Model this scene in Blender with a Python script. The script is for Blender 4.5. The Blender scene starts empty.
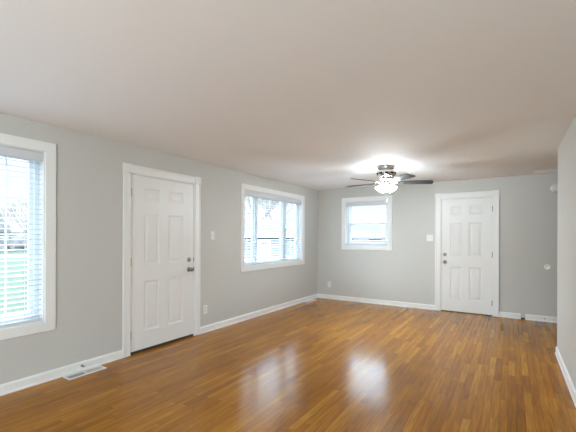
import bpy, bmesh, math, random
from mathutils import Vector, Matrix

PI = math.pi
S = bpy.context.scene
COL = S.collection

# ------------------------------------------------------------------ camera
H = 2.40                       # ceiling height
D = 7.076                      # far wall
CAMX, CAMZ = 3.663, 1.3525
cd = bpy.data.cameras.new('camera')
cam = bpy.data.objects.new('camera', cd)
COL.objects.link(cam)
cd.sensor_width = 36.0
cd.lens = 354.0 / 576.0 * 36.0
cd.shift_y = 21.2 / 576.0
cd.clip_start = 0.05
cd.clip_end = 500
cam.matrix_world = (Matrix.Translation((CAMX, 0, CAMZ))
                    @ Matrix.Rotation(math.radians(32.16), 4, 'Z')
                    @ Matrix.Rotation(PI / 2, 4, 'X')
                    @ Matrix.Rotation(math.radians(0.22), 4, 'Z'))
S.camera = cam

# ------------------------------------------------------------------ world / light / exposure
w = bpy.data.worlds.new('overcast_sky')
S.world = w
w.use_nodes = True
bg = w.node_tree.nodes['Background']
bg.inputs[0].default_value = (0.80, 0.92, 1.0, 1)
# overcast: hazy, dimmer horizon under a bright cloud deck
_n, _l = w.node_tree.nodes, w.node_tree.links
_tc = _n.new('ShaderNodeTexCoord')
_sp = _n.new('ShaderNodeSeparateXYZ')
_rp = _n.new('ShaderNodeValToRGB')
_l.new(_tc.outputs['Generated'], _sp.inputs[0])
_l.new(_sp.outputs['Z'], _rp.inputs[0])
SKY_HORIZON, SKY_MID, SKY_HIGH = (0.76, 0.78, 0.79), (8.6, 10.2, 11.9), (8.4, 10.1, 12.0)
_e = _rp.color_ramp.elements
_e[0].position, _e[0].color = 0.16, (*[c / 12 for c in SKY_HORIZON], 1)
_e[1].position, _e[1].color = 0.55, (*[c / 12 for c in SKY_HIGH], 1)
_m = _e.new(0.30)
_m.color = (*[c / 12 for c in SKY_MID], 1)
_l.new(_rp.outputs[0], bg.inputs[0])
bg.inputs[1].default_value = 12.0


def area(name, loc, rot, sx, sy, power, color):
    l = bpy.data.lights.new(name, 'AREA')
    l.shape = 'RECTANGLE'
    l.size, l.size_y = sx, sy
    l.energy = power
    l.color = color
    o = bpy.data.objects.new(name, l)
    o.location = loc
    o.rotation_euler = rot
    COL.objects.link(o)
    return o


# added soft fill behind the camera
area('rear_fill_light', (2.6, -2.4, 1.2), (PI / 2 + 0.05, 0, 0.32), 2.8, 2.0, 128, (0.76, 0.92, 1.0))
S.view_settings.view_transform = 'Standard'
S.view_settings.look = 'None'
S.view_settings.exposure = 0.58
S.view_settings.gamma = 1.0
S.view_settings.use_curve_mapping = False
S.cycles.use_denoising = True
S.cycles.max_bounces = 12
S.cycles.diffuse_bounces = 6
S.cycles.sample_clamp_indirect = 8.0


# ------------------------------------------------------------------ materials
def new_mat(name):
    m = bpy.data.materials.new(name)
    m.use_nodes = True
    return m, m.node_tree.nodes, m.node_tree.links, m.node_tree.nodes['Principled BSDF']


def paint(name, rgb, rough=0.6, spec=0.3, bump=0.0, scale=60.0, var=0.02, metal=0.0):
    """plain painted / plastic / metal surface with a faint procedural variation"""
    m, N, L, p = new_mat(name)
    tc = N.new('ShaderNodeTexCoord')
    nz = N.new('ShaderNodeTexNoise')
    nz.inputs['Scale'].default_value = scale
    nz.inputs['Detail'].default_value = 3
    L.new(tc.outputs['Object'], nz.inputs['Vector'])
    mix = N.new('ShaderNodeMix')
    mix.data_type = 'RGBA'
    mix.inputs[6].default_value = (*[c * (1 - var) for c in rgb], 1)
    mix.inputs[7].default_value = (*[min(1, c * (1 + var)) for c in rgb], 1)
    L.new(nz.outputs['Fac'], mix.inputs[0])
    L.new(mix.outputs[2], p.inputs['Base Color'])
    p.inputs['Roughness'].default_value = rough
    p.inputs['Metallic'].default_value = metal
    p.inputs['Specular IOR Level'].default_value = spec
    if bump > 0:
        b = N.new('ShaderNodeBump')
        b.inputs['Strength'].default_value = bump
        b.inputs['Distance'].default_value = 0.002
        L.new(nz.outputs['Fac'], b.inputs['Height'])
        L.new(b.outputs['Normal'], p.inputs['Normal'])
    return m


def emit(name, rgb, strength, base=(0.9, 0.9, 0.9)):
    m, N, L, p = new_mat(name)
    p.inputs['Base Color'].default_value = (*base, 1)
    p.inputs['Emission Color'].default_value = (*rgb, 1)
    p.inputs['Emission Strength'].default_value = strength
    p.inputs['Roughness'].default_value = 0.3
    return m


def oak_floor():
    m, N, L, p = new_mat('oak_strip_floor')

    def math_(op, a, b=None, c=None):
        n = N.new('ShaderNodeMath')
        n.operation = op
        for i, v in enumerate((a, b, c)):
            if v is None:
                continue
            if isinstance(v, (int, float)):
                n.inputs[i].default_value = v
            else:
                L.new(v, n.inputs[i])
        return n.outputs[0]

    tc = N.new('ShaderNodeTexCoord')
    sp = N.new('ShaderNodeSeparateXYZ')
    L.new(tc.outputs['Object'], sp.inputs[0])
    X, Y = sp.outputs[0], sp.outputs[1]
    PW = 0.057
    xr = math_('DIVIDE', X, PW)
    row = math_('FLOOR', xr)
    fx = math_('FRACT', xr)
    wn = N.new('ShaderNodeTexWhiteNoise')
    wn.noise_dimensions = '1D'
    L.new(row, wn.inputs['W'])
    r1 = wn.outputs['Value']
    ln = math_('MULTIPLY_ADD', r1, 0.45, 0.55)                 # strip length of this row
    off = math_('MULTIPLY', r1, 37.3)
    yr = math_('DIVIDE', math_('ADD', Y, off), ln)
    # uneven lengths inside a row
    yw = math_('ADD', yr, math_('MULTIPLY', math_('SINE', math_('MULTIPLY_ADD', yr, 2.1, off)), 0.22))
    col = math_('FLOOR', yw)
    fy = math_('FRACT', yw)
    cv = N.new('ShaderNodeCombineXYZ')
    L.new(row, cv.inputs[0])
    L.new(col, cv.inputs[1])
    w2 = N.new('ShaderNodeTexWhiteNoise')
    w2.noise_dimensions = '2D'
    L.new(cv.outputs[0], w2.inputs['Vector'])
    rnd = w2.outputs['Value']
    # grain stretched along the strip, shifted from strip to strip
    gv = N.new('ShaderNodeCombineXYZ')
    L.new(math_('MULTIPLY', X, 48.0), gv.inputs[0])
    L.new(math_('MULTIPLY_ADD', Y, 3.2, math_('MULTIPLY', rnd, 91.0)), gv.inputs[1])
    L.new(math_('MULTIPLY', rnd, 17.0), gv.inputs[2])
    gn = N.new('ShaderNodeTexNoise')
    gn.inputs['Scale'].default_value = 1.0
    gn.inputs['Detail'].default_value = 5
    gn.inputs['Distortion'].default_value = 0.6
    L.new(gv.outputs[0], gn.inputs['Vector'])
    ramp = N.new('ShaderNodeValToRGB')
    e = ramp.color_ramp.elements
    e[0].position, e[0].color = 0.0, (0.285, 0.103, 0.004, 1)
    e[1].position, e[1].color = 1.0, (0.475, 0.205, 0.016, 1)
    for pos, c in ((0.25, (0.330, 0.123, 0.005, 1)), (0.6, (0.362, 0.139, 0.006, 1)), (0.85, (0.400, 0.159, 0.008, 1))):
        x = e.new(pos)
        x.color = c
    L.new(rnd, ramp.inputs[0])
    gmul = N.new('ShaderNodeMapRange')
    gmul.inputs[1].default_value, gmul.inputs[2].default_value = 0.3, 0.7
    gmul.inputs[3].default_value, gmul.inputs[4].default_value = 0.70, 1.20
    L.new(gn.outputs['Fac'], gmul.inputs[0])
    # broad wear
    bn = N.new('ShaderNodeTexNoise')
    bn.inputs['Scale'].default_value = 0.9
    bn.inputs['Detail'].default_value = 2
    L.new(tc.outputs['Object'], bn.inputs['Vector'])
    bmul = N.new('ShaderNodeMapRange')
    bmul.inputs[1].default_value, bmul.inputs[2].default_value = 0.3, 0.7
    bmul.inputs[3].default_value, bmul.inputs[4].default_value = 0.92, 1.08
    L.new(bn.outputs['Fac'], bmul.inputs[0])
    # seams
    ex = math_('MULTIPLY', math_('MINIMUM', fx, math_('SUBTRACT', 1.0, fx)), PW)
    ey = math_('MULTIPLY', math_('MINIMUM', fy, math_('SUBTRACT', 1.0, fy)), 0.75)
    seam = math_('MINIMUM', ex, ey)
    sm = N.new('ShaderNodeMapRange')
    sm.inputs[1].default_value, sm.inputs[2].default_value = 0.0, 0.0026
    sm.inputs[3].default_value, sm.inputs[4].default_value = 0.42, 1.0
    L.new(seam, sm.inputs[0])
    tot = math_('MULTIPLY', math_('MULTIPLY', gmul.outputs[0], bmul.outputs[0]), sm.outputs[0])
    vm = N.new('ShaderNodeVectorMath')
    vm.operation = 'SCALE'
    L.new(ramp.outputs[0], vm.inputs[0])
    L.new(tot, vm.inputs['Scale'])
    L.new(vm.outputs[0], p.inputs['Base Color'])
    rr = N.new('ShaderNodeMapRange')
    rr.inputs[1].default_value, rr.inputs[2].default_value = 0.3, 0.7
    rr.inputs[3].default_value, rr.inputs[4].default_value = 0.15, 0.22
    L.new(bn.outputs['Fac'], rr.inputs[0])
    L.new(rr.outputs[0], p.inputs['Roughness'])
    p.inputs['Specular IOR Level'].default_value = 0.19
    # each strip lies a hair off level, plus varnish ripple
    bp = N.new('ShaderNodeBump')
    bp.inputs['Strength'].default_value = 0.25
    bp.inputs['Distance'].default_value = 0.0015
    hh = math_('ADD', math_('MULTIPLY', gn.outputs['Fac'], 0.25), math_('MULTIPLY', sm.outputs[0], 0.6))
    L.new(hh, bp.inputs['Height'])
    L.new(bp.outputs['Normal'], p.inputs['Normal'])
    return m


def glass_mat():
    """thin window pane: clear, with a Fresnel mirror coat"""
    m, N, L, p = new_mat('window_glass')
    N.remove(p)
    out = N['Material Output']
    tr = N.new('ShaderNodeBsdfTransparent')
    tr.inputs[0].default_value = (0.95, 0.98, 0.98, 1)
    gl = N.new('ShaderNodeBsdfGlossy')
    gl.inputs['Roughness'].default_value = 0.0
    fr = N.new('ShaderNodeFresnel')
    fr.inputs[0].default_value = 1.45
    mx = N.new('ShaderNodeMixShader')
    ge = N.new('ShaderNodeNewGeometry')          # only the face met from outside the glass mirrors
    fr_in = N.new('ShaderNodeMath')
    fr_in.operation = 'SUBTRACT'
    fr_in.use_clamp = True
    L.new(fr.outputs[0], fr_in.inputs[0])
    L.new(ge.outputs['Backfacing'], fr_in.inputs[1])
    L.new(fr_in.outputs[0], mx.inputs[0])
    L.new(tr.outputs[0], mx.inputs[1])
    L.new(gl.outputs[0], mx.inputs[2])
    L.new(mx.outputs[0], out.inputs[0])
    return m


def siding_mat(name, rgb, pitch):
    m, N, L, p = new_mat(name)
    tc = N.new('ShaderNodeTexCoord')
    wv = N.new('ShaderNodeTexWave')
    wv.wave_type = 'BANDS'
    wv.bands_direction = 'Z'
    wv.wave_profile = 'SAW'
    wv.inputs['Scale'].default_value = 1.0 / pitch * 0.314
    L.new(tc.outputs['Object'], wv.inputs['Vector'])
    bp = N.new('ShaderNodeBump')
    bp.inputs['Strength'].default_value = 0.6
    bp.inputs['Distance'].default_value = 0.02
    L.new(wv.outputs['Fac'], bp.inputs['Height'])
    L.new(bp.outputs['Normal'], p.inputs['Normal'])
    p.inputs['Base Color'].default_value = (*rgb, 1)
    p.inputs['Roughness'].default_value = 0.7
    return m


def brick_mat():
    m, N, L, p = new_mat('pale_brick')
    tc = N.new('ShaderNodeTexCoord')
    mp = N.new('ShaderNodeMapping')
    mp.inputs['Rotation'].default_value = (PI / 2, 0, 0)
    L.new(tc.outputs['Object'], mp.inputs[0])
    b = N.new('ShaderNodeTexBrick')
    b.inputs['Color1'].default_value = (0.20, 0.13, 0.10, 1)
    b.inputs['Color2'].default_value = (0.16, 0.10, 0.08, 1)
    b.inputs['Mortar'].default_value = (0.28, 0.26, 0.24, 1)
    b.inputs['Scale'].default_value = 4.5
    L.new(mp.outputs[0], b.inputs['Vector'])
    L.new(b.outputs['Color'], p.inputs['Base Color'])
    p.inputs['Roughness'].default_value = 0.8
    return m


WALL = paint('greige_wall_paint', (0.575, 0.568, 0.540), 0.55, 0.3, 0.10, 180)
CEIL = paint('ceiling_paint', (0.860, 0.855, 0.855), 0.8, 0.2, 0.10, 150)
TRIM = paint('white_trim_paint', (0.83, 0.83, 0.82), 0.35, 0.5, 0, 30, 0.01)
DOORM = paint('white_door_paint', (0.81, 0.805, 0.79), 0.38, 0.5, 0.03, 90, 0.01)
VINYL = paint('white_vinyl', (0.80, 0.84, 0.88), 0.35, 0.5, 0, 20, 0.01)
BLIND = paint('white_blind', (0.66, 0.68, 0.715), 0.4, 0.4, 0, 20, 0.01)
PLASTIC = paint('white_plastic', (0.84, 0.83, 0.80), 0.3, 0.5, 0, 20, 0.01)
LOUVER = paint('grey_white_louver', (0.52, 0.53, 0.56), 0.4, 0.4)
IVORY = paint('switch_insert', (0.70, 0.68, 0.64), 0.35, 0.5, 0, 20, 0.01)
NICKEL = paint('satin_nickel', (0.30, 0.285, 0.265), 0.28, 0.5, 0, 40, 0.03, 1.0)
BNICKEL = paint('brushed_nickel_fan', (0.62, 0.60, 0.57), 0.26, 0.5, 0, 40, 0.03, 1.0)
DARK = paint('dark_void', (0.02, 0.018, 0.016), 0.7, 0.2)
BRONZE = paint('dark_bronze_threshold', (0.045, 0.032, 0.024), 0.45, 0.4)
BLADE = paint('dark_grey_blade', (0.050, 0.050, 0.051), 0.55, 0.2, 0, 25, 0.10)
GREY = paint('grey_plastic', (0.33, 0.32, 0.31), 0.4, 0.4)
BROWN = paint('dark_brown_wood', (0.055, 0.028, 0.013), 0.5, 0.4)
SHADE = emit('lit_frosted_glass', (0.85, 0.955, 1.0), 72.0)
BULB = emit('lit_bulb', (0.85, 0.955, 1.0), 950.0)
FLOOR = oak_floor()
GLASS = glass_mat()
GRASS = paint('lawn_grass', (0.033, 0.047, 0.029), 0.9, 0.1, 0, 2.0, 0.2)
ASPHALT = paint('pale_concrete_road', (0.13, 0.13, 0.13), 0.9, 0.1, 0, 1.0, 0.06)
BARK = paint('grey_bark', (0.145, 0.135, 0.135), 0.9, 0.1, 0, 6.0, 0.2)
EVERGREEN = paint('evergreen_needles', (0.13, 0.20, 0.16), 0.8, 0.1, 0, 6.0, 0.3)
SIDING = siding_mat('pale_blue_siding', (0.15, 0.175, 0.195), 0.15)
WSIDING = siding_mat('white_siding', (0.75, 0.76, 0.77), 0.15)
ROOF = paint('grey_shingle', (0.085, 0.08, 0.078), 0.9, 0.1, 0, 4.0, 0.15)
BRICK = brick_mat()
HWHITE = paint('house_white', (0.60, 0.60, 0.60), 0.5, 0.3)
HGLASS = paint('house_window_glass', (0.16, 0.18, 0.20), 0.1, 0.6)


# ------------------------------------------------------------------ mesh helpers
def box(bm, a, b):
    x0, x1 = sorted((a[0], b[0]))
    y0, y1 = sorted((a[1], b[1]))
    z0, z1 = sorted((a[2], b[2]))
    v = [bm.verts.new((x, y, z)) for x in (x0, x1) for y in (y0, y1) for z in (z0, z1)]
    for f in ((0, 1, 3, 2), (4, 6, 7, 5), (0, 4, 5, 1), (2, 3, 7, 6), (0, 2, 6, 4), (1, 5, 7, 3)):
        bm.faces.new([v[i] for i in f])


def lathe(bm, prof, M=None, seg=24):
    """prof: list of (radius, z); revolved about local z, M places it"""
    M = M or Matrix.Identity(4)
    rings = []
    for r, z in prof:
        if r < 1e-6:
            rings.append([bm.verts.new(M @ Vector((0, 0, z)))])
        else:
            rings.append([bm.verts.new(M @ Vector((r * math.cos(2 * PI * i / seg), r * math.sin(2 * PI * i / seg), z)))
                          for i in range(seg)])
    for a, b in zip(rings, rings[1:]):
        for i in range(seg):
            j = (i + 1) % seg
            if len(a) == 1 and len(b) == 1:
                continue
            if len(a) == 1:
                bm.faces.new((a[0], b[i], b[j]))
            elif len(b) == 1:
                bm.faces.new((a[i], b[0], a[j]))
            else:
                bm.faces.new((a[i], b[i], b[j], a[j]))
    for ring, rev in ((rings[0], True), (rings[-1], False)):
        if len(ring) > 1:
            bm.faces.new(ring[::-1] if rev else ring)


def tube(bm, p0, p1, r0, r1, seg=6):
    p0, p1 = Vector(p0), Vector(p1)
    d = p1 - p0
    if d.length < 1e-6:
        return
    M = Matrix.Translation(p0) @ d.to_track_quat('Z', 'Y').to_matrix().to_4x4()
    lathe(bm, [(r0, 0), (r1, d.length)], M, seg)


def prism(bm, pts, M, h):
    """extrude the 2-D outline pts by h along local z"""
    a = [bm.verts.new(M @ Vector((x, y, 0))) for x, y in pts]
    b = [bm.verts.new(M @ Vector((x, y, h))) for x, y in pts]
    n = len(pts)
    bm.faces.new(a[::-1])
    bm.faces.new(b)
    for i in range(n):
        j = (i + 1) % n
        bm.faces.new((a[i], a[j], b[j], b[i]))


def obj(name, bm, mat, parent=None, bevel=0.0, smooth=False):
    bmesh.ops.recalc_face_normals(bm, faces=bm.faces)
    me = bpy.data.meshes.new(name)
    bm.to_mesh(me)
    bm.free()
    o = bpy.data.objects.new(name, me)
    COL.objects.link(o)
    for mm in (mat if isinstance(mat, (list, tuple)) else [mat]):
        me.materials.append(mm)
    if smooth:
        me.polygons.foreach_set('use_smooth', [True] * len(me.polygons))
        me.set_sharp_from_angle(angle=math.radians(40))
    if parent is not None:
        o.parent = parent
        o.matrix_parent_inverse = parent_world(parent).inverted()
    if bevel:
        b = o.modifiers.new('bevel', 'BEVEL')
        b.width = bevel
        b.segments = 2
        b.limit_method = 'ANGLE'
    return o


def parent_world(p):
    m = p.matrix_basis.copy()
    while p.parent is not None:
        m = p.parent.matrix_basis @ p.matrix_parent_inverse @ m if False else m
        p = p.parent
    return m


def tag(o, label, cat, group=None, kind=None):
    o['label'] = label
    o['category'] = cat
    if group:
        o['group'] = group
    if kind:
        o['kind'] = kind
    return o


def empty(name, loc, label, cat, group=None, kind=None):
    o = bpy.data.objects.new(name, None)
    o.empty_display_size = 0.1
    o.location = loc
    COL.objects.link(o)
    return tag(o, label, cat, group, kind)


def B():
    return bmesh.new()


def one_box(name, a, b, mat, parent=None, bevel=0.0):
    bm = B()
    box(bm, a, b)
    return obj(name, bm, mat, parent, bevel)


# wall-local coordinates: u along the wall, o outwards (away from the room), z up
def left_wall(u, o, z):
    return (-o, u, z)


def far_wall(u, o, z):
    return (u, D + o, z)


def wbox(bm, W, u0, u1, o0, o1, z0, z1):
    box(bm, W(u0, o0, z0), W(u1, o1, z1))


def wall_panel(name, W, u0, u1, thick, openings, label):
    us = sorted({u0, u1, *[v for q in openings for v in q[:2]]})
    zs = sorted({0.0, H, *[v for q in openings for v in q[2:]]})

    def solid(i, j):
        if not (0 <= i < len(us) - 1 and 0 <= j < len(zs) - 1):
            return False
        uc, zc = (us[i] + us[i + 1]) / 2, (zs[j] + zs[j + 1]) / 2
        return not any(a < uc < b and c < zc < d for a, b, c, d in openings)
    bm = B()

    def quad(*pts):
        bm.faces.new([bm.verts.new(W(*q)) for q in pts])
    for i in range(len(us) - 1):
        for j in range(len(zs) - 1):
            if not solid(i, j):
                continue
            a, b, c, d = us[i], us[i + 1], zs[j], zs[j + 1]
            for o in (0, thick):
                quad((a, o, c), (b, o, c), (b, o, d), (a, o, d))
            if not solid(i - 1, j):
                quad((a, 0, c), (a, thick, c), (a, thick, d), (a, 0, d))
            if not solid(i + 1, j):
                quad((b, 0, c), (b, thick, c), (b, thick, d), (b, 0, d))
            if not solid(i, j - 1):
                quad((a, 0, c), (b, 0, c), (b, thick, c), (a, thick, c))
            if not solid(i, j + 1):
                quad((a, 0, d), (b, 0, d), (b, thick, d), (a, thick, d))
    bmesh.ops.remove_doubles(bm, verts=bm.verts, dist=1e-5)
    return tag(obj(name, bm, WALL), label, 'wall', kind='structure')


# ------------------------------------------------------------------ room shell
XH = 5.6          # far side of the passage on the right
YB = -2.6         # back of the room
RX = 4.125        # face of the right wall
RY = 5.16         # its free end
T = 0.16

tag(one_box('floor', (-T, YB - T, -0.12), (XH + T, D + T, 0.0), FLOOR),
    'honey brown oak strip floor with glossy varnish', 'floor', kind='structure')
tag(one_box('ceiling', (-T, YB - T, H), (XH + T, D + T, H + 0.12), CEIL),
    'flat pale painted ceiling over the room', 'ceiling', kind='structure')

W1 = (-0.40, 1.585, 0.555, 2.14)
W2 = (4.475, 6.375, 0.87, 2.135)
W3 = (0.665, 1.585, 1.175, 2.115)
D1 = (2.445, 3.43, 0.0, 2.085)
D2 = (2.555, 3.412, 0.0, 2.085)

wall_panel('wall_left', left_wall, YB, D, T, [W1, W2, D1],
           'greige wall along the left with two windows and a white door')
wall_panel('wall_far', far_wall, -T, XH + T, T, [W3, D2],
           'greige far wall with one small window and a white door')
tag(one_box('wall_right', (RX, YB, 0), (RX + 0.12, RY, H), WALL),
    'short greige wall ending in a free corner at the right edge', 'wall', kind='structure')
tag(one_box('wall_back', (-T, YB - T, 0), (XH + T, YB, H), WALL),
    'greige wall closing the room behind the viewer', 'wall', kind='structure')
tag(one_box('wall_passage', (XH, YB, 0), (XH + T, D, H), WALL),
    'greige wall on the outer side of the passage', 'wall', kind='structure')


def baseboard(name, pts, label):
    """pts: floor path of the wall face; the room lies to the left of the path"""
    bm = B()
    prof = [(0.0, 0.0), (0.018, 0.0), (0.018, 0.012), (0.013, 0.020), (0.013, 0.078), (0.007, 0.090), (0.0, 0.092)]
    n = len(pts)
    rings = []
    for i, (x, y) in enumerate(pts):
        P = Vector((x, y))
        dirs = []
        if i > 0:
            dirs.append((P - Vector(pts[i - 1])).normalized())
        if i < n - 1:
            dirs.append((Vector(pts[i + 1]) - P).normalized())
        ns = [Vector((-d.y, d.x)) for d in dirs]
        nn = sum(ns, Vector((0, 0)))
        if len(ns) == 2:
            nn = nn / (1 + ns[0].dot(ns[1]))
        rings.append([bm.verts.new((x + nn.x * o, y + nn.y * o, z)) for o, z in prof])
    m = len(prof)
    for a, b in zip(rings, rings[1:]):
        for k in range(m):
            bm.faces.new((a[k], b[k], b[(k + 1) % m], a[(k + 1) % m]))
    bm.faces.new(rings[0])
    bm.faces.new(rings[-1][::-1])
    return tag(obj(name, bm, TRIM), label, 'baseboard', kind='structure')


CAS = 0.085
baseboard('baseboard_left', [(0, 2.445 - CAS), (0, YB)], 'white baseboard under the near left window')
baseboard('baseboard_left', [(0, D), (0, 3.43 + CAS)], 'white baseboard from the left door to the room corner')
baseboard('baseboard_far', [(2.555 - CAS, D), (0.0, D)], 'white baseboard under the small far window')
baseboard('baseboard_far', [(3.81, D), (3.412 + CAS, D)], 'short white baseboard just right of the far door')
baseboard('baseboard_far', [(XH, D), (3.875, D)], 'white baseboard under the round wall bumper')
baseboard('baseboard_right', [(RX, YB), (RX, RY), (RX + 0.12, RY)], 'white baseboard along the right wall, wrapping its free end')


# ------------------------------------------------------------------ doors
def door_leaf(bm, W, u0, u1, z0, z1, o0, o1, cols, rows):
    """six-panel leaf: flat skin on the room side with sunk, raised-field panels"""
    us = sorted({u0, u1, *[v for c in cols for v in c]})
    zs = sorted({z0, z1, *[v for r in rows for v in r]})
    g = {(i, j): bm.verts.new(W(u, o0, z)) for i, u in enumerate(us) for j, z in enumerate(zs)}
    panels = []
    for i in range(len(us) - 1):
        for j in range(len(zs) - 1):
            f = bm.faces.new((g[i, j], g[i + 1, j], g[i + 1, j + 1], g[i, j + 1]))
            if any(abs(us[i] - c[0]) < 1e-6 for c in cols) and any(abs(zs[j] - r[0]) < 1e-6 for r in rows):
                panels.append(f)
    # back and edges
    bk = {(i, j): bm.verts.new(W(u, o1, z)) for i, u in enumerate(us) for j, z in enumerate(zs)}
    I, J = len(us) - 1, len(zs) - 1
    for i in range(I):
        for j in range(J):
            bm.faces.new((bk[i, j], bk[i, j + 1], bk[i + 1, j + 1], bk[i + 1, j]))
    for i in range(I):
        for j in (0, J):
            bm.faces.new((g[i, j], g[i + 1, j], bk[i + 1, j], bk[i, j]))
    for j in range(J):
        for i in (0, I):
            bm.faces.new((g[i, j], g[i, j + 1], bk[i, j + 1], bk[i, j]))
    bmesh.ops.recalc_face_normals(bm, faces=bm.faces)
    for th, dp in ((0.003, -0.003), (0.014, -0.005), (0.012, 0.0), (0.024, 0.006)):
        bmesh.ops.inset_individual(bm, faces=panels, thickness=th, depth=dp, use_even_offset=True)


def casing_board(name, W, u0, u1, z0, z1, parent, th=0.018, vertical=True):
    """moulded board: a thicker outer edge, a flat and a bead"""
    bm = B()
    wbox(bm, W, u0, u1, 0.0, -th, z0, z1)
    return obj(name, bm, TRIM, parent, 0.004)


def make_door(name, W, op, leaf, hinge_at_low, label, knob_u, knob_z, bolt_z, hinge_z):
    u0, u1, z0, z1 = op
    lu0, lu1, lz0, lz1 = leaf
    root = empty(name, W((u0 + u1) / 2, 0, 0), label, 'door', kind='structure')
    # jamb lining the opening
    bm = B()
    wbox(bm, W, u0, lu0 - 0.003, -0.004, T, 0, z1)
    wbox(bm, W, lu1 + 0.003, u1, -0.004, T, 0, z1)
    wbox(bm, W, lu0 - 0.003, lu1 + 0.003, -0.004, T, lz1 + 0.003, z1)
    # stops behind the leaf
    wbox(bm, W, lu0 - 0.003, lu0 + 0.010, 0.054, 0.07, 0.02, lz1)
    wbox(bm, W, lu1 - 0.010, lu1 + 0.003, 0.054, 0.07, 0.02, lz1)
    wbox(bm, W, lu0, lu1, 0.054, 0.07, lz1 - 0.010, lz1 + 0.003)
    obj('door_jamb', bm, TRIM, root)
    # casing with square corner blocks
    e = 0.008
    for a, b in ((u0 - CAS, u0 + e), (u1 - e, u1 + CAS)):
        bm = B()
        wbox(bm, W, a, b, 0, -0.016, 0, z1 - e)
        mid = (a + b) / 2
        out = a if b > a and abs(a - (u0 - CAS)) < 1e-6 else b
        s = 0.026 if out == a else -0.026
        wbox(bm, W, out, out + s, -0.016, -0.022, 0, z1 - e)
        obj('door_casing', bm, TRIM, root, 0.003)
        bm = B()
        wbox(bm, W, a - 0.004, b + 0.004, 0, -0.026, z1 - e, z1 + CAS + 0.006)
        obj('corner_block', bm, TRIM, root, 0.004)
    bm = B()
    wbox(bm, W, u0 + e + 0.004, u1 - e - 0.004, 0, -0.016, z1 - e, z1 + CAS)
    wbox(bm, W, u0 + e + 0.004, u1 - e - 0.004, -0.016, -0.022, z1 + CAS - 0.026, z1 + CAS)
    obj('head_casing', bm, TRIM, root, 0.003)
    # leaf
    wd = lu1 - lu0
    cols = [(lu0 + 0.187 * wd, lu0 + 0.418 * wd), (lu0 + 0.560 * wd, lu0 + 0.812 * wd)]
    rows = [(0.235, 0.825), (1.02, 1.625), (1.775, 1.925)]
    bm = B()
    door_leaf(bm, W, lu0, lu1, lz0, lz1, 0.006, 0.05, cols, rows)
    obj('door_leaf', bm, DOORM, root)
    # threshold
    bm = B()
    wbox(bm, W, lu0 - 0.003, lu1 + 0.003, 0.001, T, 0.0, lz0 - 0.004)
    obj('threshold', bm, BRONZE, root, 0.002)
    # knob, deadbolt
    inw = Vector(W(0, -1, 0)) - Vector(W(0, 0, 0))
    q = inw.to_track_quat('Z', 'Y').to_matrix().to_4x4()
    bm = B()
    M = Matrix.Translation(W(knob_u, 0.006, knob_z)) @ q
    lathe(bm, [(0.033, 0), (0.033, 0.004), (0.028, 0.009), (0.013, 0.012), (0.011, 0.030), (0.018, 0.036), (0.026, 0.044),
               (0.028, 0.054), (0.025, 0.062), (0.014, 0.067), (0, 0.068)], M)
    obj('door_knob', bm, NICKEL, root, smooth=True)
    bm = B()
    M = Matrix.Translation(W(knob_u, 0.006, bolt_z)) @ q
    lathe(bm, [(0.031, 0), (0.031, 0.006), (0.024, 0.014), (0.010, 0.016), (0, 0.016)], M)
    db = obj('deadbolt', bm, NICKEL, root, smooth=True)
    bm = B()
    wbox(bm, W, knob_u - 0.006, knob_u + 0.006, -0.008, -0.024, bolt_z - 0.018, bolt_z + 0.018)
    obj('thumb_turn', bm, NICKEL, db, 0.003)
    # hinges
    hu = lu0 - 0.002 if hinge_at_low else lu1 + 0.002
    for hz in hinge_z:
        bm = B()
        for k in range(3):
            M = Matrix.Translation(W(hu, -0.002, hz - 0.045 + k * 0.030))
            lathe(bm, [(0.0065, 0.0), (0.0065, 0.029)], M, 10)
        lathe(bm, [(0.004, 0), (0.004, 0.1), (0.0, 0.103)], Matrix.Translation(W(hu, -0.002, hz - 0.05)), 8)
        obj('hinge', bm, NICKEL, root, smooth=True)
    # strike plate edge on the latch side
    su = lu1 + 0.0015 if hinge_at_low else lu0 - 0.0015
    for zz in (knob_z, bolt_z):
        bm = B()
        wbox(bm, W, su - 0.0014, su + 0.0014, -0.006, 0.02, zz - 0.03, zz + 0.03)
        obj('latch_plate', bm, NICKEL, root)
    return root


make_door('door_1', left_wall, D1, (2.463, 3.407, 0.030, 2.066), True,
          'white six-panel door in the left wall between the two windows', 3.328, 0.915, 1.045, (0.22, 1.06, 1.86))
make_door('door_2', far_wall, D2, (2.574, 3.394, 0.016, 2.062), False,
          'white six-panel door in the far wall with knob on its left', 2.637, 0.905, 1.045, (0.22, 1.06, 1.86))


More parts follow.
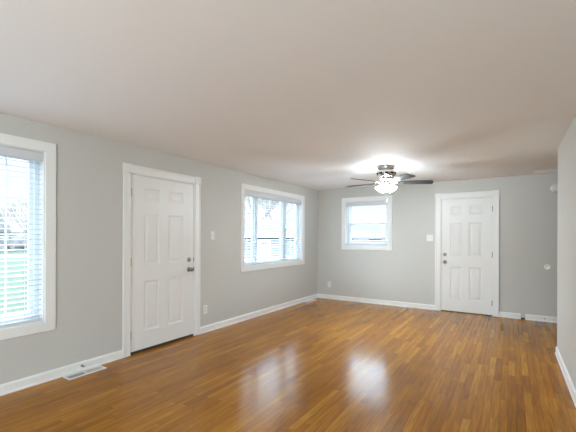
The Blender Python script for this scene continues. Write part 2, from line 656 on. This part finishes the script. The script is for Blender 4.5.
# ------------------------------------------------------------------ windows and blinds
def make_window(name, W, op, lights, label, casw=CAS, dh_meet=None):
    """lights: list of (u0, u1, kind) with kind 'fixed' or 'hung' (double hung with grilles)"""
    u0, u1, z0, z1 = op
    root = empty(name, W((u0 + u1) / 2, 0, z0), label, 'window', kind='structure')
    e = 0.006
    # picture-frame casing
    bm = B()
    for a, b, c, d in ((u0 - casw, u0 + e, z0 - casw, z1 + casw), (u1 - e, u1 + casw, z0 - casw, z1 + casw),
                       (u0 + e, u1 - e, z1 - e, z1 + casw), (u0 + e, u1 - e, z0 - casw, z0 + e)):
        wbox(bm, W, a, b, 0, -0.018, c, d)
    obj('window_casing', bm, TRIM, root, 0.004)
    # jamb extension lining the opening
    bm = B()
    t = 0.014
    wbox(bm, W, u0, u0 + t, -0.002, 0.10, z0, z1)
    wbox(bm, W, u1 - t, u1, -0.002, 0.10, z0, z1)
    wbox(bm, W, u0 + t, u1 - t, -0.002, 0.10, z1 - t, z1)
    obj('window_liner', bm, TRIM, root)
    bm = B()
    wbox(bm, W, u0 + t, u1 - t, -0.002, 0.10, z0, z0 + t)
    obj('window_sill', bm, TRIM, root, 0.002)
    # vinyl frame with mullions
    f0, f1 = 0.085, T
    fw = 0.04
    bm = B()
    wbox(bm, W, u0 + t, u0 + t + fw, f0, f1, z0 + t, z1 - t)
    wbox(bm, W, u1 - t - fw, u1 - t, f0, f1, z0 + t, z1 - t)
    wbox(bm, W, u0 + t + fw, u1 - t - fw, f0, f1, z1 - t - fw, z1 - t)
    wbox(bm, W, u0 + t + fw, u1 - t - fw, f0, f1, z0 + t, z0 + t + fw)
    wbox(bm, W, u0, u1, 0.10, T, z0, z0 + t)
    wbox(bm, W, u0, u1, 0.10, T, z1 - t, z1)
    wbox(bm, W, u0, u0 + t, 0.10, T, z0 + t, z1 - t)
    wbox(bm, W, u1 - t, u1, 0.10, T, z0 + t, z1 - t)
    for (a, b, k), (c, d, k2) in zip(lights, lights[1:]):
        wbox(bm, W, b, c, f0, f1, z0 + t + fw, z1 - t - fw)
    obj('window_frame', bm, VINYL, root, 0.002)
    zb, zt = z0 + t + fw, z1 - t - fw
    zm = dh_meet if dh_meet else (zb + zt) / 2
    for a, b, k in lights:
        panes = [(zb, zt, 0.108, k == 'grille')] if k != 'hung' else [(zb, zm + 0.018, 0.100, False), (zm - 0.018, zt, 0.130, False)]
        for c, d, o, grid in panes:
            sw = 0.036
            bm = B()
            wbox(bm, W, a, a + sw, o, o + 0.028, c, d)
            wbox(bm, W, b - sw, b, o, o + 0.028, c, d)
            wbox(bm, W, a + sw, b - sw, o, o + 0.028, d - sw, d)
            wbox(bm, W, a + sw, b - sw, o, o + 0.028, c, c + sw)
            s = obj('sash', bm, VINYL, root, 0.002)
            bm = B()
            wbox(bm, W, a + sw, b - sw, o + 0.013, o + 0.016, c + sw, d - sw)
            obj('pane', bm, GLASS, s)
            if grid:
                bm = B()
                um = (a + b) / 2
                wbox(bm, W, um - 0.008, um + 0.008, o + 0.006, o + 0.012, c + sw, d - sw)
                for q in (0.25, 0.5, 0.75):
                    zc = c + sw + (d - c - 2 * sw) * q
                    wbox(bm, W, a + sw, um - 0.008, o + 0.006, o + 0.012, zc - 0.008, zc + 0.008)
                    wbox(bm, W, um + 0.008, b - sw, o + 0.006, o + 0.012, zc - 0.008, zc + 0.008)
                obj('grille', bm, VINYL, s)
    return root


make_window('window_1', left_wall, W1, [(-0.346, 0.02, 'grille'), (0.10, 1.03, 'fixed'), (1.115, 1.531, 'grille')],
            'wide white framed window nearest the viewer on the left wall', 0.085)
make_window('window_2', left_wall, W2, [(4.529, 4.875, 'grille'), (4.955, 5.765, 'fixed'), (5.885, 6.321, 'grille')],
            'wide white framed window beyond the left door', 0.08)
make_window('window_3', far_wall, W3, [(0.719, 1.531, 'hung')],
            'small white double hung window in the far wall', 0.082, 1.645)


def make_blind(W, op, cords, label, pitch=0.0455, bottom=None, tilt=4.0, slat=0.05, oc=0.046):
    u0, u1, z0, z1 = op
    t = 0.014
    a, b = u0 + t + 0.006, u1 - t - 0.006
    zt = z1 - t - 0.002
    root = empty('venetian_blind', W((u0 + u1) / 2, oc, z0 + t), label, 'blind', 'white horizontal slat blinds')
    bm = B()
    wbox(bm, W, a - 0.003, b + 0.003, 0.004, 0.014, zt - 0.082, zt)
    obj('valance', bm, BLIND, root, 0.003)
    bm = B()
    wbox(bm, W, a, b, oc - 0.026, oc + 0.026, zt - 0.045, zt)
    obj('head_rail', bm, BLIND, root)
    zb = z0 + t + 0.001
    bm = B()
    wbox(bm, W, a, b, oc - 0.026, oc + 0.026, zb, zb + 0.022)
    obj('bottom_rail', bm, BLIND, root, 0.004)
    bm = B()
    z = zb + 0.022 + pitch * 0.7
    tn = math.tan(math.radians(tilt))
    while z < zt - 0.06:
        vs = []
        for k in range(5):
            s = -1 + k * 0.5
            oo = oc + s * slat / 2
            zz = z + 0.003 * (1 - s * s) + tn * s * slat / 2
            vs.append([bm.verts.new(W(uu, oo, zz + h)) for uu in (a, b) for h in (-0.0017, 0.0017)])
        for p_, q_ in zip(vs, vs[1:]):
            bm.faces.new((p_[0], p_[2], q_[2], q_[0]))
            bm.faces.new((p_[1], q_[1], q_[3], p_[3]))
            bm.faces.new((p_[0], q_[0], q_[1], p_[1]))
            bm.faces.new((p_[2], p_[3], q_[3], q_[2]))
        bm.faces.new(vs[0])
        bm.faces.new(vs[-1])
        z += pitch
    obj('slats', bm, BLIND, root)
    for u in cords:
        bm = B()
        for oo in (oc - slat / 2 - 0.001, oc + slat / 2 + 0.001):
            wbox(bm, W, u - 0.0012, u + 0.0012, oo - 0.0008, oo + 0.0008, zb + 0.02, zt - 0.04)
        obj('ladder_cord', bm, BLIND, root)
    return root


make_blind(left_wall, W1, (-0.2, 0.35, 0.9, 1.45), 'white slat blind in the wide window nearest the viewer', 0.0465)
make_blind(left_wall, W2, (4.62, 5.15, 5.7, 6.25), 'white slat blind in the wide window beyond the left door', 0.0455, tilt=10.0)
make_blind(far_wall, W3, (0.80, 1.45), 'white slat blind in the small far wall window', 0.0455)


# ------------------------------------------------------------------ ceiling fan
FX, FY = 2.114, 5.168
ZB = CAMZ + 0.805
fan = empty('ceiling_fan', (FX, FY, H), 'brushed nickel ceiling fan with five dark blades and lit frosted shades', 'ceiling fan')
FM = Matrix.Translation((FX, FY, 0))
bm = B()
lathe(bm, [(0.115, H - 0.001), (0.125, H - 0.012), (0.122, H - 0.040), (0.108, H - 0.052), (0.104, H - 0.060)], FM, 32)
obj('canopy', bm, BNICKEL, fan, smooth=True)
bm = B()
lathe(bm, [(0.104, H - 0.060), (0.128, H - 0.070), (0.134, H - 0.095), (0.134, H - 0.130), (0.122, H - 0.150), (0.096, H - 0.165),
           (0.092, H - 0.185), (0.098, H - 0.195), (0.070, H - 0.215), (0.05, H - 0.225)], FM, 32)
mh = obj('motor_housing', bm, BNICKEL, fan, smooth=True)
for k in range(10):          # dark cooling slots round the housing
    bm = B()
    a = 2 * PI * k / 10
    M = FM @ Matrix.Rotation(a, 4, 'Z') @ Matrix.Translation((0.1335, 0, H - 0.113))
    pts = [Vector((x, y, z)) for x in (0, 0.003) for y in (-0.022, 0.022) for z in (-0.012, 0.012)]
    v = [bm.verts.new(M @ q) for q in pts]
    for f in ((0, 1, 3, 2), (4, 6, 7, 5), (0, 4, 5, 1), (2, 3, 7, 6), (0, 2, 6, 4), (1, 5, 7, 3)):
        bm.faces.new([v[i] for i in f])
    obj('vent_slot', bm, DARK, mh)

blade_out = [(0.19, -0.052), (0.30, -0.060), (0.56, -0.068), (0.625, -0.062), (0.652, -0.050), (0.672, 0.0),
             (0.676, 0.045), (0.662, 0.062), (0.58, 0.066), (0.30, 0.060), (0.19, 0.052), (0.18, 0.0)]
A0 = 32.16 - 5.0
for k in range(5):
    R = FM @ Matrix.Translation((0, 0, ZB)) @ Matrix.Rotation(math.radians(A0 + 72 * k), 4, 'Z')
    Rp = R @ Matrix.Rotation(math.radians(-15.0), 4, 'X')
    bm = B()
    prism(bm, blade_out, Rp, 0.006)
    bl = obj('blade', bm, BLADE, fan, 0.002)
    bm = B()
    iron = [(0.085, -0.014), (0.15, -0.012), (0.19, -0.030), (0.245, -0.040), (0.262, -0.020), (0.235, 0.0), (0.262, 0.020),
            (0.245, 0.040), (0.19, 0.030), (0.15, 0.012), (0.085, 0.014)]
    prism(bm, iron, Rp @ Matrix.Translation((0, 0, -0.006)), 0.005)
    obj('blade_bracket', bm, BNICKEL, bl, 0.001)
    tip = bl
# light kit
bm = B()
lathe(bm, [(0.05, H - 0.222), (0.050, H - 0.238), (0.060, H - 0.245), (0.062, H - 0.268), (0.052, H - 0.285), (0.03, H - 0.293), (0.0, H - 0.294)], FM, 28)
lk = obj('light_kit', bm, BNICKEL, fan, smooth=True)
for k in range(3):
    a = math.radians(A0 + 20 + 120 * k)
    M = FM @ Matrix.Translation((0.044 * math.cos(a), 0.044 * math.sin(a), H - 0.262)) @ Matrix.Rotation(a, 4, 'Z') @ Matrix.Rotation(math.radians(180 - 42), 4, 'Y')
    bm = B()
    lathe(bm, [(0.022, 0.0), (0.026, 0.02), (0.026, 0.035)], M, 18)
    obj('lamp_socket', bm, BNICKEL, lk, smooth=True)
    bm = B()
    out = [(0.025, 0.026), (0.034, 0.036), (0.046, 0.054), (0.052, 0.073), (0.057, 0.090), (0.067, 0.104)]
    inn = [(r - 0.004, z) for r, z in out[::-1]]
    lathe(bm, out + inn + [(0.0, 0.031)], M, 28)
    sh = obj('lamp_shade', bm, SHADE, fan, smooth=True)
    bm = B()
    bmesh.ops.create_uvsphere(bm, u_segments=16, v_segments=10, radius=0.028, matrix=M @ Matrix.Translation((0, 0, 0.074)))
    obj('bulb', bm, BULB, sh, smooth=True)
for dx, dy, ln in ((0.020, -0.035, 0.215),):
    bm = B()
    M = FM @ Matrix.Translation((dx, dy, 0))
    lathe(bm, [(0.0016, H - 0.29), (0.0016, H - 0.29 - ln)], M, 6)
    pc = obj('pull_chain', bm, BNICKEL, fan)
    bm = B()
    z = H - 0.29 - ln
    lathe(bm, [(0.002, z + 0.004), (0.007, z - 0.008), (0.009, z - 0.022), (0.006, z - 0.034), (0, z - 0.036)], M, 12)
    obj('chain_fob', bm, PLASTIC, pc, smooth=True)


# ------------------------------------------------------------------ small fittings
def outlet(W, u, z, label):
    r = empty('wall_outlet', W(u, 0, z), label, 'outlet', 'duplex wall outlets')
    bm = B()
    wbox(bm, W, u - 0.037, u + 0.037, 0, -0.006, z - 0.060, z + 0.060)
    pl = obj('faceplate', bm, PLASTIC, r, 0.003)
    for dz in (-0.021, 0.021):
        bm = B()
        wbox(bm, W, u - 0.016, u + 0.016, -0.005, -0.008, z + dz - 0.014, z + dz + 0.014)
        rc = obj('receptacle', bm, IVORY, r, 0.003)
        bm = B()
        for du in (-0.007, 0.007):
            wbox(bm, W, u + du - 0.001, u + du + 0.001, -0.0078, -0.0086, z + dz - 0.004, z + dz + 0.006)
        wbox(bm, W, u - 0.002, u + 0.002, -0.0078, -0.0086, z + dz - 0.010, z + dz - 0.007)
        obj('slot', bm, DARK, rc)
    return r


def switch(W, us, z, label):
    c = sum(us) / len(us)
    r = empty('light_switch', W(c, 0, z), label, 'light switch')
    hw = 0.035 + (us[-1] - us[0]) / 2
    bm = B()
    wbox(bm, W, c - hw, c + hw, 0, -0.006, z - 0.060, z + 0.060)
    obj('faceplate', bm, PLASTIC, r, 0.003)
    for u in us:
        bm = B()
        wbox(bm, W, u - 0.006, u + 0.006, -0.005, -0.0075, z - 0.014, z + 0.014)
        tg = obj('toggle', bm, IVORY, r, 0.001)
        bm = B()
        v = [W(u - 0.004, -0.006, z - 0.006), W(u + 0.004, -0.006, z - 0.006), W(u + 0.004, -0.006, z + 0.008), W(u - 0.004, -0.006, z + 0.008)]
        v2 = [W(u - 0.004, -0.016, z + 0.004), W(u + 0.004, -0.016, z + 0.004), W(u + 0.004, -0.013, z + 0.011), W(u - 0.004, -0.013, z + 0.011)]
        a_ = [bm.verts.new(q) for q in v]
        b_ = [bm.verts.new(q) for q in v2]
        bm.faces.new(a_[::-1])
        bm.faces.new(b_)
        for i in range(4):
            bm.faces.new((a_[i], a_[(i + 1) % 4], b_[(i + 1) % 4], b_[i]))
        obj('lever', bm, IVORY, tg)
    return r


outlet(left_wall, 3.627, 0.325, 'white duplex outlet low on the left wall beside the door')
outlet(far_wall, 0.291, 0.318, 'white duplex outlet low on the far wall near the corner')
switch(left_wall, [3.766], 1.372, 'single white light switch right of the left door')
switch(far_wall, [2.352, 2.398], 1.352, 'wide double light switch beside the far door')


def register(x0, x1, y0, y1, label, split=True):
    r = empty('floor_register', ((x0 + x1) / 2, (y0 + y1) / 2, 0), label, 'floor vent', 'white floor registers')
    b = 0.020
    bm = B()
    box(bm, (x0, y0, 0.0), (x0 + b, y1, 0.006))
    box(bm, (x1 - b, y0, 0.0), (x1, y1, 0.006))
    box(bm, (x0 + b, y0, 0.0), (x1 - b, y0 + b, 0.006))
    box(bm, (x0 + b, y1 - b, 0.0), (x1 - b, y1, 0.006))
    ym = (y0 + y1) / 2
    box(bm, (x0 + b, ym - 0.006, 0.0), (x1 - b, ym + 0.006, 0.005))
    obj('frame', bm, PLASTIC, r, 0.002)
    bm = B()
    box(bm, (x0 + b, y0 + b, 0.0002), (x1 - b, y1 - b, 0.0006))
    obj('duct_opening', bm, DARK, r)
    n = 11
    for lo, hi, tl in ((y0 + b, ym - 0.006, 1), (ym + 0.006, y1 - b, -1)):
        bm = B()
        st = (hi - lo) / n
        for i in range(n):
            yc = lo + (i + 0.5) * st
            wd = st * (0.17 if tl > 0 else 0.36)
            box(bm, (x0 + b, yc - wd, 0.001), (x1 - b, yc + wd, 0.0045))
        obj('louvers', bm, LOUVER, r)
    return r


register(0.036, 0.158, 1.722, 2.092, 'white floor vent by the left baseboard below the near window')
register(0.024, 0.130, 6.43, 6.80, 'white floor vent in the far corner under the second window')

# smoke detector on the far wall, half behind the right wall
sd = empty('smoke_detector', far_wall(4.245, 0, 2.15), 'round white smoke detector high on the far wall by the right corner', 'smoke detector')
q = Vector((0, -1, 0)).to_track_quat('Z', 'Y').to_matrix().to_4x4()
bm = B()
lathe(bm, [(0.062, 0), (0.062, 0.010), (0.058, 0.012)], Matrix.Translation(far_wall(4.262, 0, 2.155)) @ q, 32)
obj('base', bm, PLASTIC, sd, smooth=True)
bm = B()
lathe(bm, [(0.057, 0.012), (0.059, 0.018), (0.055, 0.036), (0.044, 0.046), (0.02, 0.049), (0, 0.049)], Matrix.Translation(far_wall(4.262, 0, 2.155)) @ q, 32)
obj('cover', bm, PLASTIC, sd, smooth=True)

# round wall bumper at knob height
bm = B()
lathe(bm, [(0.042, 0), (0.042, 0.006), (0.037, 0.016), (0.028, 0.018), (0.016, 0.006), (0, 0.003)], Matrix.Translation(far_wall(4.165, 0, 0.885)) @ q, 32)
tag(obj('wall_bumper', bm, PLASTIC, smooth=True), 'round white dished door bumper at knob height on the far wall', 'wall bumper')

# cable stub on the left baseboard
cs = empty('cable_stub', (0.013, 1.915, 0.052), 'small grey cable stub on the left baseboard above the floor vent', 'cable')
q2 = Vector((1, 0, 0)).to_track_quat('Z', 'Y').to_matrix().to_4x4()
bm = B()
lathe(bm, [(0.012, 0), (0.012, 0.006), (0.007, 0.007), (0.007, 0.022), (0, 0.022)], Matrix.Translation((0.013, 1.915, 0.052)) @ q2, 12)
obj('connector', bm, NICKEL, cs, smooth=True)
bm = B()
lathe(bm, [(0.010, 0.018), (0.011, 0.03), (0.009, 0.04), (0, 0.041)], Matrix.Translation((0.013, 1.915, 0.052)) @ q2, 12)
obj('cap', bm, GREY, cs, smooth=True)

bm = B()
lathe(bm, [(0.011, 0), (0.011, 0.004), (0.006, 0.006), (0.006, 0.016), (0, 0.017)], Matrix.Translation((4.135, D - 0.013, 0.05)) @ q, 12)
tag(obj('cable_stub', bm, GREY, smooth=True), 'small dark cable stub on the far baseboard under the round bumper', 'cable')
tag(one_box('wood_block', (3.815, D - 0.017, 0.0), (3.870, D, 0.030), BROWN, None, 0.003),
    'tiny dark brown block on the floor in the baseboard gap', 'block')

# ceiling register near the far wall
cr = empty('ceiling_register', (4.28, 6.83, H), 'shallow white ceiling vent by the far wall at the right corner', 'ceiling vent')
bm = B()
box(bm, (3.97, 6.72, H - 0.010), (4.60, 6.745, H))
box(bm, (3.97, 6.915, H - 0.010), (4.60, 6.94, H))
box(bm, (3.97, 6.745, H - 0.010), (3.995, 6.915, H))
box(bm, (4.575, 6.745, H - 0.010), (4.60, 6.915, H))
obj('frame', bm, CEIL, cr, 0.002)
bm = B()
for i in range(8):
    yy = 6.752 + i * 0.021
    box(bm, (3.995, yy, H - 0.007), (4.575, yy + 0.013, H - 0.002))
obj('louvers', bm, CEIL, cr)

# ------------------------------------------------------------------ outside
G = -1.0
bm = B()
v = [bm.verts.new(p) for p in ((-120, -60, G), (40, -60, G), (40, 140, G), (-120, 140, G))]
bm.faces.new(v)
tag(obj('lawn', bm, GRASS), 'green lawn outside the left windows', 'lawn', kind='structure')
tag(one_box('road', (-50, -60, G), (-42, 140, G + 0.03), ASPHALT), 'pale road beyond the lawn', 'road', kind='structure')


def bare_tree(loc, h, seed, label, depth=5):
    rnd = random.Random(seed)
    r = empty('bare_tree', loc, label, 'tree', 'leafless trees outside')
    tb, br = B(), B()
    base = Vector(loc)
    top = base + Vector((rnd.uniform(-.2, .2), rnd.uniform(-.2, .2), h * 0.32))
    tube(tb, base - Vector((0, 0, 0.05)), top, h * 0.016, h * 0.012, 8)
    obj('trunk', tb, BARK, r)

    def grow(p, d, ln, rad, lev):
        q = p + d * ln
        tube(br, p, q, rad, rad * 0.62, 4)
        if lev == 0:
            return
        for k in range(3 if lev > 1 else 3):
            nd = (d + Vector((rnd.uniform(-1, 1), rnd.uniform(-1, 1), rnd.uniform(-0.35, 0.8))) * 0.72).normalized()
            grow(q, nd, ln * rnd.uniform(0.62, 0.85), rad * 0.6, lev - 1)
    for k in range(4):
        a = rnd.uniform(0, 2 * PI)
        grow(top - Vector((0, 0, 0.05)), Vector((math.cos(a) * 0.6, math.sin(a) * 0.6, 1)).normalized(), h * 0.2, h * 0.009, depth - 1)
    obj('branches', br, BARK, r)
    return r


def evergreen(loc, h, seed, label):
    rnd = random.Random(seed)
    r = empty('evergreen_tree', loc, label, 'tree')
    bm = B()
    tube(bm, loc, (loc[0], loc[1], loc[2] + h * 0.9), h * 0.02, 0.02, 8)
    obj('trunk', bm, BARK, r)
    bm = B()
    for i in range(420):
        t = rnd.random() ** 0.8
        z = loc[2] + h * (0.08 + 0.92 * t)
        rad = h * 0.26 * (1 - t) + 0.05
        a = rnd.uniform(0, 2 * PI)
        p0 = Vector((loc[0], loc[1], z))
        p1 = p0 + Vector((math.cos(a) * rad, math.sin(a) * rad, -0.25 * rad))
        s = Vector((-math.sin(a), math.cos(a), 0)) * (0.10 + rad * 0.16)
        m_ = (p0 + p1 * 2) / 3
        vs = [bm.verts.new(x) for x in (p0, m_ + s, p1, m_ - s)]
        up = bm.verts.new(m_ + Vector((0, 0, 0.12)))
        for i2 in range(4):
            bm.faces.new((vs[i2], vs[(i2 + 1) % 4], up))
    obj('needles', bm, EVERGREEN, r)
    return r


def house(name, loc, rz, ln, wd, eave, ridge, wallm, label, wins, doors):
    """gable house, front along local x at local y=0 facing -y"""
    r = empty(name, loc, label, 'house')
    M = Matrix.Translation(loc) @ Matrix.Rotation(rz, 4, 'Z')

    def lb(nm, a, b, mt, par):
        bm = B()
        box(bm, a, b)
        bmesh.ops.transform(bm, matrix=M, verts=bm.verts)
        return obj(nm, bm, mt, par)
    lb('house_wall', (-ln / 2, 0, 0), (ln / 2, wd, eave), wallm, r)
    bm = B()
    pts = [(-0.4, eave - 0.02), (wd / 2, ridge), (wd + 0.4, eave - 0.02), (wd + 0.4, eave + 0.12), (wd / 2, ridge + 0.16), (-0.4, eave + 0.12)]
    a_ = [bm.verts.new(M @ Vector((-ln / 2 - 0.4, y, z))) for y, z in pts]
    b_ = [bm.verts.new(M @ Vector((ln / 2 + 0.4, y, z))) for y, z in pts]
    bm.faces.new(a_)
    bm.faces.new(b_[::-1])
    for i in range(6):
        bm.faces.new((a_[i], a_[(i + 1) % 6], b_[(i + 1) % 6], b_[i]))
    rf = obj('roof', bm, ROOF, r)
    lb('gutter', (-ln / 2 - 0.4, -0.5, eave - 0.06), (ln / 2 + 0.4, -0.4, eave + 0.10), HWHITE, rf)
    for x in (-ln / 2, ln / 2 - 0.02):
        bm = B()
        vs = [bm.verts.new(M @ Vector((x + dx, y, z))) for dx in (0, 0.02) for y, z in ((0, eave - 0.02), (wd, eave - 0.02), (wd / 2, ridge))]
        bm.faces.new(vs[:3])
        bm.faces.new(vs[3:])
        for i in range(3):
            j = (i + 1) % 3
            bm.faces.new((vs[i], vs[j], vs[3 + j], vs[3 + i]))
        obj('gable', bm, wallm, r)
    for x, z, w_, h_ in wins:
        f = lb('house_window', (x - w_ / 2 - 0.08, -0.05, z - 0.08), (x + w_ / 2 + 0.08, 0.01, z + h_ + 0.08), HWHITE, r)
        lb('pane', (x - w_ / 2, -0.07, z), (x - 0.03, -0.04, z + h_), HGLASS, f)
        lb('pane', (x + 0.03, -0.07, z), (x + w_ / 2, -0.04, z + h_), HGLASS, f)
    for x, w_, h_, g in doors:
        f = lb('house_door', (x - w_ / 2, -0.08, 0.02), (x + w_ / 2, 0.01, h_), HWHITE, r)
        if g:
            lb('pane', (x - w_ * 0.28, -0.10, h_ * 0.78), (x + w_ * 0.28, -0.07, h_ * 0.90), HGLASS, f)
    return r


# seen through the second window: direction from the camera (-0.575, 0.819)
house('house', (CAMX - 20.0, 26.5, G), math.radians(35 + 20), 15, 8, 2.4, 4.0, SIDING,
      'pale blue sided house with white door, seen through second left window',
      [(-3.2, 0.95, 1.5, 1.1), (4.8, 0.95, 1.5, 1.1)], [(0.6, 1.3, 2.15, True)])
# seen through the far window
house('brick_house', (CAMX - 13.2, 41.5, G), math.radians(8), 17, 9, 2.45, 4.3, BRICK,
      'long brick house with grey roof, seen through the far window',
      [(-5.5, 1.0, 1.6, 1.1), (-2.2, 1.0, 1.6, 1.1), (1.2, 1.0, 1.6, 1.1), (3.6, 1.0, 1.0, 1.1), (7.0, 1.0, 1.6, 1.1)], [(2.5, 0.95, 2.1, False)])
for i, (x, y, h_, lb_) in enumerate((
        (-60, 19, 8.0, 'bare grey tree across the road behind the near left window'),
        (-58, 22.5, 7.0, 'second bare grey tree across the road, seen through near window'),
        (-63, 26, 9.0, 'tall bare grey tree at right in the near left window'),
        (-24.5, 38.0, 10.0, 'bare branched tree behind the pale blue house, left in the second window'),
        (-27.6, 46.0, 11.0, 'tall bare tree rising behind the pale blue house'),
        (-9.3, 27.5, 8.0, 'bare branched tree left of the brick house'))):
    bare_tree((x, y, G), h_, 11 + i, lb_)
evergreen((-4.1, 30.0, G), 5.2, 5, 'dark evergreen tree at right in the far window')
bm = B()
rnd = random.Random(4)
for i in range(240):
    y = 2 + i * 0.2
    s = rnd.uniform(0.7, 1.5)
    bmesh.ops.create_icosphere(bm, subdivisions=1, radius=s, matrix=Matrix.Translation((-66 + rnd.uniform(-2, 2), y, G + rnd.uniform(0.2, 4.2) * rnd.random() ** 0.5)))
tag(obj('undergrowth', bm, BARK), 'grey brushy undergrowth along the far side of the road', 'brush', kind='stuff')
